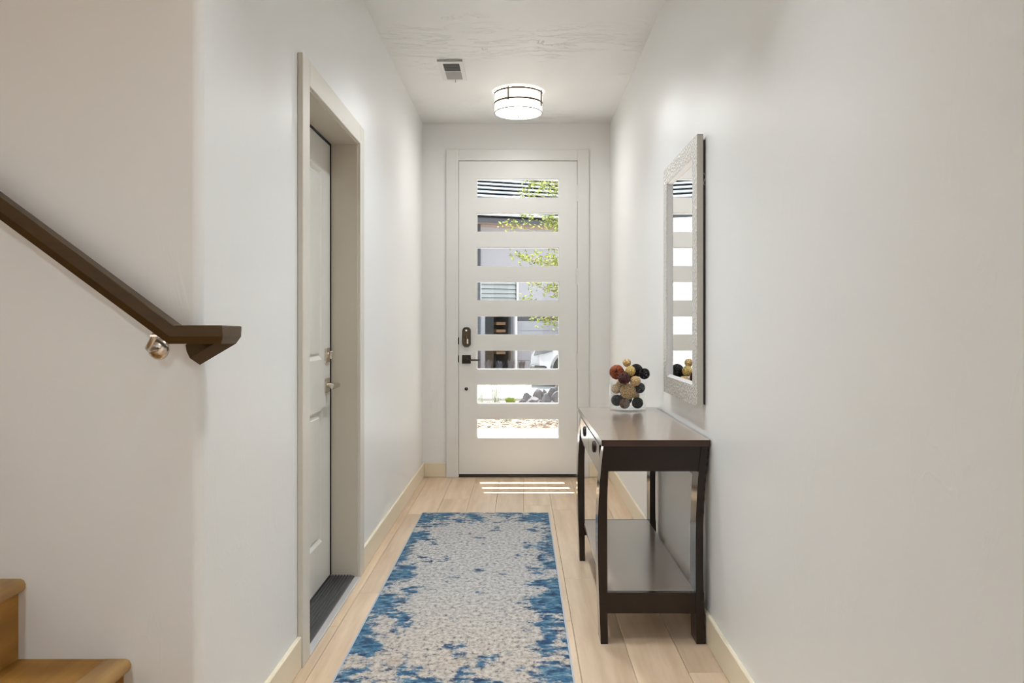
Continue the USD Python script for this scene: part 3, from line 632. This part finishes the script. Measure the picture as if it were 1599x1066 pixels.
# ------------------------------------------------------------------ mirror
MXF, MXB, MY0, MY1, MZ0, MZ1, MW = 0.663, 0.687, 2.893, 3.568, 0.866, 1.889, 0.075
mr = thing('wall_mirror', 'rectangular mirror in a hammered silver frame on the right wall above the table', 'mirror', (XR, (MY0 + MY1) / 2, (MZ0 + MZ1) / 2))
def fpiece(pts, x0=MXF, x1=MXB): return prism(pts, x0, x1, 'x')
o4 = [(MY0, MZ0), (MY1, MZ0), (MY1, MZ1), (MY0, MZ1)]
i4 = [(MY0 + MW, MZ0 + MW), (MY1 - MW, MZ0 + MW), (MY1 - MW, MZ1 - MW), (MY0 + MW, MZ1 - MW)]
for k in range(4):
    obj('frame_side', fpiece([o4[k], o4[(k + 1) % 4], i4[(k + 1) % 4], i4[k]]), M['hammered'], mr)
ed = mbox(MXF + 0.002, MXB, MY0 - 0.0015, MY1 + 0.0015, MZ0 - 0.0015, MZ1 + 0.0015) - mbox(0, 1, MY0, MY1, MZ0, MZ1)
obj('frame_edge', ed, M['silver_edge'], mr)
li = rail4(i4[0][0], i4[1][0], i4[0][1], i4[2][1], MXB - 0.009, MXF + 0.003, 0.010)
obj('liner', (li[0], li[1][:, ::-1]), M['alu'], mr)
obj('mirror_glass', bx(MXB - 0.009, MXB - 0.004, MY0 + MW - 0.004, MY1 - MW + 0.004, MZ0 + MW - 0.004, MZ1 - MW + 0.004), M['mirror'], mr)
obj('backing_board', bx(MXB, XR - 0.001, MY0 + 0.006, MY1 - 0.006, MZ0 + 0.006, MZ1 - 0.02), M['black'], mr)
wy = MY0 + 0.004
obj('hanging_wire', cat_(tube([(0.690, wy, 1.745), (0.694, wy - 0.004, 1.738), (0.6955, wy - 0.006, 1.728), (0.692, wy - 0.003, 1.718), (0.689, wy, 1.705), (0.693, wy - 0.005, 1.698)], 0.0008, 6)), M['alu'], mr)

# ------------------------------------------------------------------ outside
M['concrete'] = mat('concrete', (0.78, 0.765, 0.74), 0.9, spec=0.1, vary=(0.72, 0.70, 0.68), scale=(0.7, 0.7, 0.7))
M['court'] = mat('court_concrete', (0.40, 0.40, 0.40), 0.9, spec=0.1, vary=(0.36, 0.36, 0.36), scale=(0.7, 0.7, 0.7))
M['soil'] = mat('soil', (0.36, 0.25, 0.17), 0.95, vary=(0.26, 0.18, 0.12), scale=(6, 6, 6))
M['stucco'] = mat('grey_stucco', (0.335, 0.33, 0.365), 0.9, bump=0.2, bscale=(40, 40, 40))
M['white_stucco'] = mat('white_stucco', (0.74, 0.73, 0.71), 0.9, bump=0.2, bscale=(40, 40, 40))
M['fascia'] = mat('fascia', (0.055, 0.06, 0.075), 0.6)
M['frieze'] = mat('frieze_board', (0.33, 0.26, 0.235), 0.7)
M['tile'] = mat('roof_tile', (0.25, 0.28, 0.315), 0.9, spec=0.05, vary=(0.215, 0.245, 0.28), scale=(3, 3, 3))
M['blind'] = mat('blind_slat', (0.36, 0.385, 0.39), 0.6)
M['dark_in'] = mat('garage_inside', (0.05, 0.05, 0.052), 0.8)
M['shelf_wood'] = mat('shelf_wood', (0.42, 0.25, 0.13), 0.7)
M['white_paint'] = mat('outdoor_white', (0.80, 0.80, 0.80), 0.5)
M['garage_panel'] = mat('garage_panel', (0.30, 0.295, 0.33), 0.6)
M['hedge'] = mat('low_shrub', (0.08, 0.075, 0.09), 0.9, vary=(0.14, 0.13, 0.15), scale=(9, 9, 9))
ext = struct('ground', bx(-45, 45, -40, 70, -0.30, -0.105), M['soil'], 'bare ground around the houses', 'ground')
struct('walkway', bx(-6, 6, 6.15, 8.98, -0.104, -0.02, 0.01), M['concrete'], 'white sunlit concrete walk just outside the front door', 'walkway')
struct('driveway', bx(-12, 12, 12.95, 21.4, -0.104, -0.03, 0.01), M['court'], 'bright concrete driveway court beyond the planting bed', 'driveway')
struct('doorstep', bx(-0.9, 0.9, 6.13, 6.9, -0.02, 0.0, 0.005), M['concrete'], 'concrete doorstep', 'step')
struct('porch_canopy', bx(-2.2, 2.2, 6.13, 7.19, 2.75, 2.92), M['fascia'], 'flat porch canopy over the front door', 'canopy')

# gravel bed: pebbles as one mass
def pebbles(n, x0, x1, y0, y1, lo, hi, z, seed, keep=()):
    g = np.random.default_rng(seed); s = trimesh.creation.icosphere(1, 1.0); sv, sf = np.array(s.vertices), np.array(s.faces)
    vs = []
    for k in range(n):
        x_, y_ = g.uniform(x0, x1), g.uniform(y0, y1)
        if any((x_ - q[0]) ** 2 + (y_ - q[1]) ** 2 < (q[2] + hi) ** 2 for q in keep): continue
        rr = g.uniform(lo, hi); v = sv * rr * np.array([g.uniform(0.8, 1.3), g.uniform(0.8, 1.3), g.uniform(0.5, 0.8)])
        v = v * (1 + 0.3 * (meshkit.noise(sv * 1.7 + k) - 0.5))[:, None]
        a = g.uniform(0, 6.28); c, q = math.cos(a), math.sin(a)
        v = np.stack([v[:, 0] * c - v[:, 1] * q, v[:, 0] * q + v[:, 1] * c, v[:, 2]], 1)
        vs.append(v + (x_, y_, z + rr * 0.2))
    return np.vstack(vs), np.vstack([sf + len(sv) * k for k in range(len(vs))])
def peb_mat():
    n = {'p': ('principled_bsdf', {'roughness': 0.85, 'specular_ior_level': 0.1}), 'g': ('geometry', {}), 'm': ('mapping', {'scale': (14, 14, 14)}), 'v': ('noise_texture', {'scale': 1.0, 'detail': 2}), 'r': ('rgb_ramp', {'ramp': [(0.3, (0.30, 0.215, 0.16)), (0.42, (0.36, 0.28, 0.22)), (0.55, (0.24, 0.175, 0.135)), (0.62, (0.10, 0.085, 0.075)), (0.7, (0.40, 0.33, 0.27))]})}
    return usdkit.material(stage, '/World/Looks/pebble', n, [('g.position', 'm.vector'), ('m.vector', 'v.vector'), ('v.fac', 'r.fac'), ('r.color', 'p.base_color')], surface='p.BSDF')
M['pebble'] = peb_mat()
struct('bed_soil', bx(-6, 6, 8.98, 12.95, -0.104, -0.07), M['soil'], 'brown soil of the planting bed', 'soil')

# rocks piled at the right of the bed
M['rock'] = mat('grey_rock', (0.15, 0.148, 0.158), 0.85, spec=0.1, vary=(0.09, 0.09, 0.10), scale=(7, 7, 7), detail=6, bump=0.6, bscale=(25, 25, 25), bdist=0.02)
def rock(c, s, seed):
    m = trimesh.creation.icosphere(3, 1.0); v = np.array(m.vertices)
    g = np.random.default_rng(seed)
    for k in range(9):                                # flat faces
        n = g.normal(size=3); n /= np.linalg.norm(n); d = g.uniform(0.62, 0.85); h = v @ n
        v = v - np.maximum(h - d, 0)[:, None] * n
    v *= (1 + 0.18 * (meshkit.fbm(v * 2 + seed, 3) - 0.5))[:, None]
    return v * np.array(s) + c, np.array(m.faces)
RK = [(816, 629, 12.15, .07, .055, 'small grey rock at the left foot of the rock pile'), (823, 622, 12.48, .09, .085, 'low grey rock at the back left of the rock pile'), (833, 628.5, 12.12, .095, .08, 'flat grey rock at the front left of the rock pile'),
      (841, 619, 12.50, .10, .115, 'grey rock in the middle back of the rock pile'), (853, 628, 12.12, .088, .10, 'pale grey rock at the front middle of the rock pile'), (861, 619.5, 12.50, .10, .13, 'tall grey rock behind the front middle rock'),
      (870, 627, 12.14, .10, .11, 'grey rock at the front right of the rock pile'), (882, 617, 12.48, .12, .16, 'largest grey rock at the right end of the rock pile'), (892, 629, 12.12, .11, .11, 'grey rock at the far right front of the rock pile, behind the door stile'),
      (825, 629, 11.90, .055, .05, 'small grey stone low at the front left of the rock pile'), (843, 630, 11.86, .06, .055, 'small grey stone low at the front middle of the rock pile'),
      (862, 630, 11.86, .06, .05, 'small grey stone low at the front right of the rock pile'), (851, 617, 12.70, .10, .115, 'grey rock at the very back of the rock pile, towards the middle'), (872, 614, 12.78, .11, .15, 'grey rock at the very back of the rock pile, towards the right')]
rocks_at = []
for k, (a, b, Y, w, h, lab) in enumerate(RK):
    p = px(a, b, Y); h *= 1.5; v, f = rock(np.zeros(3), (w, w * 0.85, h), 60 + k); v[:, 2] = np.maximum(v[:, 2], -0.35 * h); v[:, 2] -= v[:, 2].min()
    rocks_at.append((p[0], p[1], w))
    tag(obj('rock', (v + (p[0], p[1], -0.0695), f), M['rock'], None, smooth=25), lab, 'rock', 'grey rocks piled in the bed')

# low plants
M['blade'] = mat('green_blade', (0.18, 0.25, 0.045), 0.6)
M['sage'] = mat('sage_stem', (0.36, 0.40, 0.36), 0.7)
def blades(cx, cy, n, h, spread, w, seed, z0=-0.075):
    g = np.random.default_rng(seed); vs, fs = [], []
    for k in range(n):
        a = g.uniform(0, 6.28); r0 = g.uniform(0, spread * 0.5); hh = h * g.uniform(0.6, 1.0); lean = g.uniform(0.1, 0.6) * spread
        d = np.array([math.cos(a), math.sin(a), 0]); side = np.array([-d[1], d[0], 0]); o = len(vs) * 1
        b0 = np.array([cx, cy, z0]) + d * r0
        pts = [(b0, w), (b0 + d * lean * 0.35 + (0, 0, hh * 0.6), w * 0.8), (b0 + d * lean + (0, 0, hh), w * 0.1)]
        o = len(vs)
        for p, q in pts: vs += [p - side * q, p + side * q, p + d * q * 0.6]
        for s in (0, 3):
            for i, j in ((0, 1), (1, 2), (2, 0)): fs += [(o + s + i, o + s + j, o + s + 3 + j), (o + s + i, o + s + 3 + j, o + s + 3 + i)]
    return np.array(vs), np.array(fs)
plants_at = []
for x_, y_, n, h, sp, w, m_, nm, lab in ((797, 629, 260, 0.13, 0.13, 0.006, 'blade', 'grass_clump', 'bright green grass clump in the bed left of the rocks'),
                                       (774, 630, 60, 0.42, 0.15, 0.004, 'sage', 'sage_plant', 'wispy grey-green plant at the left of the bed'),
                                       (750, 630, 30, 0.36, 0.10, 0.004, 'sage', 'sage_plant', 'thinner wispy plant at the far left of the bed'),
                                       (793, 656, 60, 0.10, 0.16, 0.006, 'sage', 'sage_plant', 'low grey-green tuft in the middle of the gravel')):
    p = px(x_, y_, 12.25 if y_ < 640 else 10.1)
    plants_at.append((p[0], p[1])); g_ = thing(nm, lab, 'plant', (p[0], p[1], -0.0695))
    obj('blades', blades(p[0], p[1], n, h, sp, w, 5 + x_, -0.0695), M[m_], g_)

# gravel: uncountable, kept clear of the rocks, the plants and the tree
keep = [(q[0], q[1], q[2]) for q in rocks_at] + [(q[0], q[1], 0.16) for q in plants_at] + [(1.25, 11.2, 0.10)]
gb = obj('gravel', pebbles(4200, -2.2, 2.2, 9.0, 12.6, 0.018, 0.045, -0.075, 3, keep), M['pebble'], None, smooth=True)
tag(gb, 'peach pebble gravel in the bed beyond the walk', 'gravel', None, 'stuff')

# house across the court, turned so that its right side recedes
TH = math.radians(18); U = np.array([math.cos(TH), math.sin(TH), 0]); V = np.array([-math.sin(TH), math.cos(TH), 0]); H0 = np.array([-1.25, 22.0, -0.1])
HM = np.eye(4); HM[:3, 0], HM[:3, 1], HM[:3, 2], HM[:3, 3] = U, V, [0, 0, 1], H0
def hz(z): return z + 0.1
def hb(u0, u1, v0, v1, z0, z1, c=0): return xf(bx(u0, u1, v0, v1, hz(z0), hz(z1), c), HM)
ho = thing('house', 'grey stucco house with a tiled roof across the driveway', 'house', tuple(H0))
w_ = mbox(-0.45, 9, 0, 0.3, hz(-0.1), hz(4.10)) - mbox(0.10, 1.22, -1, 1, hz(1.74), hz(2.68)) - mbox(0.24, 1.10, -1, 1, hz(-0.1), hz(1.66)) - mbox(1.20, 2.62, -1, 1, hz(-0.1), hz(1.66))
obj('wall', xf(w_, HM), M['stucco'], ho)
obj('wall', hb(-7, -0.45, -0.9, 0.3, -0.1, 4.09), M['white_stucco'], ho, label='white stucco wing')
obj('back_wall', hb(-7, 9, 6.0, 6.3, -0.1, 4.75), M['stucco'], ho)
obj('frieze', hb(-0.45, 9, -0.03, 0.0, 4.03, 4.10), M['frieze'], ho)
obj('soffit', hb(-7.2, 9.2, -0.5, 0.3, 4.10, 4.12), M['frieze'], ho)
obj('fascia', hb(-7.2, 9.2, -0.53, -0.5, 4.095, 4.215), M['fascia'], ho)
obj('downspout', hb(-0.0, 0.085, -0.09, -0.005, -0.1, 4.2, 0.01), M['fascia'], ho)
PT = math.radians(27)
for k in range(13):
    a0 = 0.43 * k; c_, s_ = math.cos(PT), math.sin(PT)
    def rp(t, n): return (-0.56 + t * c_ - n * s_, 4.215 + t * s_ + n * c_)
    poly = [rp(a0, 0.070), rp(a0 + 0.46, 0.012), rp(a0 + 0.46, 0.026), rp(a0, 0.095)]
    v, f = prism([(p, hz(q)) for p, q in poly], -7.3, 9.3, 'x')
    obj('tile_course', xf((v, f), HM), M['tile'], ho)
obj('roof_slope', xf(prism([(4.6, hz(4.20 + 5.14 * math.tan(PT))), (10.6, hz(4.12)), (-0.50, hz(4.12)), (-0.50, hz(4.235))], -7.2, 9.2, 'x'), HM), M['fascia'], ho)
wn = obj('window', xf(mbox(0.08, 1.24, -0.02, 0.05, hz(1.72), hz(2.70)) - mbox(0.12, 1.20, -1, 1, hz(1.76), hz(2.66)), HM), M['white_paint'], ho)
for k in range(7): obj('blind_slat', xf(prism([(0.06, hz(1.765 + 0.128 * k)), (0.075, hz(1.765 + 0.128 * k)), (0.13, hz(1.885 + 0.128 * k)), (0.115, hz(1.885 + 0.128 * k))], 0.13, 1.19, 'x'), HM), M['blind'], wn)
obj('window_back', hb(0.1, 1.22, 0.16, 0.18, 1.74, 2.68), M['dark_in'], wn)
obj('garage_opening', cat_(hb(0.20, 1.12, 1.8, 1.85, -0.1, 1.7), hb(0.22, 0.24, 0.28, 1.85, -0.1, 1.7), hb(1.10, 1.13, 0.28, 1.85, -0.1, 1.7), hb(0.2, 1.13, 0.28, 1.85, 1.68, 1.7)), M['dark_in'], ho)
for k in range(5): obj('garage_shelf', hb(0.80, 1.08, 0.75, 1.1, 0.35 + 0.22 * k, 0.43 + 0.22 * k), M['shelf_wood'], ho)
obj('garage_post', hb(1.135, 1.195, -0.05, 0.02, -0.1, 1.66), M['white_paint'], ho)
obj('garage_post', hb(2.60, 2.66, -0.05, 0.02, -0.1, 1.66), M['white_paint'], ho)
for k in range(5): obj('garage_door_panel', hb(1.20, 2.62, 0.13, 0.17, -0.1 + 0.29 * k, 0.185 + 0.29 * k, 0.008), M['garage_panel'], ho)
obj('garage_door_window', hb(1.20, 2.62, 0.13, 0.17, 1.36, 1.66), M['dark_in'], ho)  # dark strip painted in for the shadow under the lintel
SHR = ['low dark shrub at the left end of the row along the grey house', 'low dark shrub second from the left along the grey house', 'low dark shrub below the garage opening', 'low dark shrub beside the white garage post']
for k, lab in enumerate(SHR):
    c = H0 + U * (0.12 + 0.33 * k) + V * -0.75
    sh = thing('shrub', lab, 'shrub', (c[0], c[1], -0.03), group='low shrubs along the grey house')
    obj('twigs', blades(c[0], c[1], 110, 0.30 - 0.03 * (k % 2), 0.15, 0.010, 90 + k, -0.029), M['hedge'], sh)

# parked white car
M['car_paint'] = mat('car_paint', (0.30, 0.33, 0.375), 0.2, coat_weight=1.0)
M['car_dark'] = mat('car_dark', (0.03, 0.035, 0.04), 0.4)
M['car_glass'] = mat('car_glass', (0.05, 0.065, 0.08), 0.05)
M['tyre'] = mat('tyre', (0.02, 0.02, 0.02), 0.8)
M['head_lens'] = mat('head_lens', (0.05, 0.065, 0.085), 0.1)
M['red_lens'] = mat('red_lens', (0.5, 0.03, 0.03), 0.2)
cx0, cy0 = 0.20, 15.3; G = -0.03
ca = thing('car', 'white car parked nose-left on the driveway', 'car', (cx0 + 2.2, cy0 + 0.9, G))
side = [(0.03, 0.30), (0.0, 0.42), (0.02, 0.62), (0.10, 0.74), (0.45, 0.88), (1.05, 0.98), (1.75, 1.42), (2.4, 1.50), (3.4, 1.45), (4.1, 1.05), (4.35, 0.95), (4.4, 0.6), (4.35, 0.3), (4.2, 0.2), (0.2, 0.2)]
v, f = prism([(cx0 + a, G + b) for a, b in side], cy0, cy0 + 1.78, 'y')
body = Manifold(manifold3d.Mesh(np.array(v, np.float32), np.array(f, np.uint32)))
for wx in (0.79, 3.5):
    for yy in (cy0 - 0.1, cy0 + 1.6):
        body = body - Manifold.cylinder(0.3, 0.40, 0.40, 40).rotate([-90, 0, 0]).translate([cx0 + wx, yy, G + 0.34])
# round the plan of the nose
nose_cut = CrossSection([[(cx0 - 1, cy0 - 1), (cx0 + 0.55, cy0 - 1), (cx0 + 0.55, cy0), (cx0 + 0.18, cy0 + 0.12), (cx0 + 0.03, cy0 + 0.45), (cx0 - 1, cy0 + 0.45)]]).extrude(3).translate([0, 0, -0.5])
body = body - nose_cut
obj('body', body, M['car_paint'], ca, smooth=25)
obj('side_window', prism([(cx0 + 1.30, G + 1.02), (cx0 + 1.82, G + 1.36), (cx0 + 2.4, G + 1.43), (cx0 + 3.3, G + 1.38), (cx0 + 3.8, G + 1.05)], cy0 - 0.004, cy0 + 0.01, 'y'), M['car_glass'], ca)
obj('windscreen', prism([(cx0 + 1.10, G + 1.00), (cx0 + 1.72, G + 1.40), (cx0 + 1.70, G + 1.42), (cx0 + 1.08, G + 1.02)], cy0 + 0.12, cy0 + 1.66, 'y'), M['car_glass'], ca)
obj('headlight', cat_(prism([(cx0 + 0.06, G + 0.62), (cx0 + 0.10, G + 0.75), (cx0 + 0.50, G + 0.84), (cx0 + 0.42, G + 0.70)], cy0 + 0.01, cy0 + 0.3, 'y')), M['head_lens'], ca)
obj('bumper_grille', bx(cx0 - 0.01, cx0 + 0.34, cy0 + 0.06, cy0 + 1.6, G + 0.26, G + 0.42, 0.03), M['car_dark'], ca)
obj('marker_light', bx(cx0 + 0.50, cx0 + 0.62, cy0 - 0.004, cy0 + 0.02, G + 0.80, G + 0.84), M['red_lens'], ca)
for wx in (0.79, 3.5):
    for yy in (cy0 + 0.02, cy0 + 1.56):
        w = obj('wheel', lathe([(0, 0), (0.22, 0), (0.23, 0.0), (0.33, 0.01), (0.335, 0.05), (0.335, 0.16), (0.32, 0.2), (0, 0.2)], 36, (cx0 + wx, yy, G + 0.337), (0, 1, 0)), M['tyre'], ca, smooth=30)
        obj('hub', lathe([(0, -0.012), (0.06, -0.012), (0.08, -0.006), (0.21, -0.008), (0.225, 0.004)], 30, (cx0 + wx, yy, G + 0.337), (0, 1, 0)), M['alu'], w, smooth=30)
obj('underbody', bx(cx0 + 0.3, cx0 + 4.2, cy0 + 0.25, cy0 + 1.5, G + 0.15, G + 0.25), M['car_dark'], ca)

# tree at the right of the door, its branches reaching across the panes
M['bark'] = mat('bark', (0.30, 0.25, 0.20), 0.9, vary=(0.2, 0.16, 0.12), scale=(20, 20, 5))
M['leaf'] = usdkit.material(stage, '/World/Looks/leaf', {
    'g': ('geometry', {}), 'mm': ('mapping', {'scale': (22, 22, 22)}), 'v': ('noise_texture', {'scale': 1.0, 'detail': 2}), 'r': ('rgb_ramp', {'ramp': [(0.3, (0.09, 0.13, 0.03)), (0.5, (0.17, 0.20, 0.055)), (0.7, (0.28, 0.29, 0.13))]}),
    'd': ('diffuse_bsdf', {}), 't': ('translucent_bsdf', {}), 'm': ('mix_closure', {'fac': 0.5})},
    [('g.position', 'mm.vector'), ('mm.vector', 'v.vector'), ('v.fac', 'r.fac'), ('r.color', 'd.color'), ('r.color', 't.color'), ('d.BSDF', 'm.closure1'), ('t.BSDF', 'm.closure2')], surface='m.closure')
TB = np.array([1.25, 11.2, -0.08])
tr = thing('tree', 'young light green tree whose leafy branches reach across the door panes', 'tree', tuple(TB))
obj('trunk', tube([TB, TB + (0.03, 0.02, 1.0), TB + (-0.05, 0.03, 2.2), TB + (0.0, 0, 3.4), TB + (0.05, 0, 4.4)], [0.07, 0.06, 0.05, 0.035, 0.015], 12), M['bark'], tr, smooth=50)
g = np.random.default_rng(5)
tips = []
spec = [(0.95, (815, 466)), (1.1, (826, 440)), (1.3, (845, 400)), (1.6, (800, 398)), (1.5, (855, 380)), (2.0, (855, 345)), (2.1, (787, 352)), (2.3, (818, 335)), (2.6, (815, 300)), (2.8, (845, 290)), (1.9, (862, 345)), (1.2, (860, 445)),
        (1.7, (820, 405)), (0.9, (850, 495)), (2.5, (865, 300)), (1.4, (862, 405)), (2.2, (868, 365)), (0.9, (832, 496)), (3.0, (825, 285)), (1.0, (868, 450))]
for k, (h, (a, b)) in enumerate(spec):
    s0 = TB + (0, 0, h); e = px(a, b, 10.6 + 1.0 * ((k * 7) % 5) / 4)
    m1 = s0 * 0.5 + e * 0.5 + (0, 0, 0.14); pts = [s0, s0 * 0.75 + m1 * 0.25 + (0, 0, 0.03), m1, m1 * 0.4 + e * 0.6 + (0, 0, 0.02), e]
    obj('branch', tube(pts, [0.016, 0.012, 0.008, 0.005, 0.003], 6), M['bark'], tr, smooth=50)
    for t in np.linspace(0.45, 1, 9):
        i = min(int(t * 4), 3); q = pts[i] + (pts[i + 1] - pts[i]) * (t * 4 - i); tips.append((q, 0.03 + 0.09 * (1 - abs(2 * t - 1.35))))
for k in range(60):                                   # the rest of the crown, right of the door and above it
    a = g.uniform(0, 6.28); rr = g.uniform(0.2, 1.0); tips.append((TB + (rr * math.cos(a) + 0.35, rr * math.sin(a), g.uniform(1.4, 4.6)), 0.2))
lv, lf = [], []
for q, sp in tips:
    for k in range(12 if sp < 0.15 else 26):
        c = q + g.normal(size=3) * sp * 0.7; n = g.normal(size=3) + (0, 0, 0.8); n /= np.linalg.norm(n); u = np.cross(n, g.normal(size=3)); u /= np.linalg.norm(u); w = np.cross(n, u)
        L = g.uniform(0.022, 0.042); o = len(lv)
        lv += [c - u * L, c + w * L * 0.45 + n * L * 0.12, c + u * L, c - w * L * 0.45 + n * L * 0.12]; lf += [(o, o + 1, o + 2), (o, o + 2, o + 3)]
fo = obj('foliage', (np.array(lv), np.array(lf)), M['leaf'], tr)
fo.SetCustomDataByKey('kind', 'stuff')
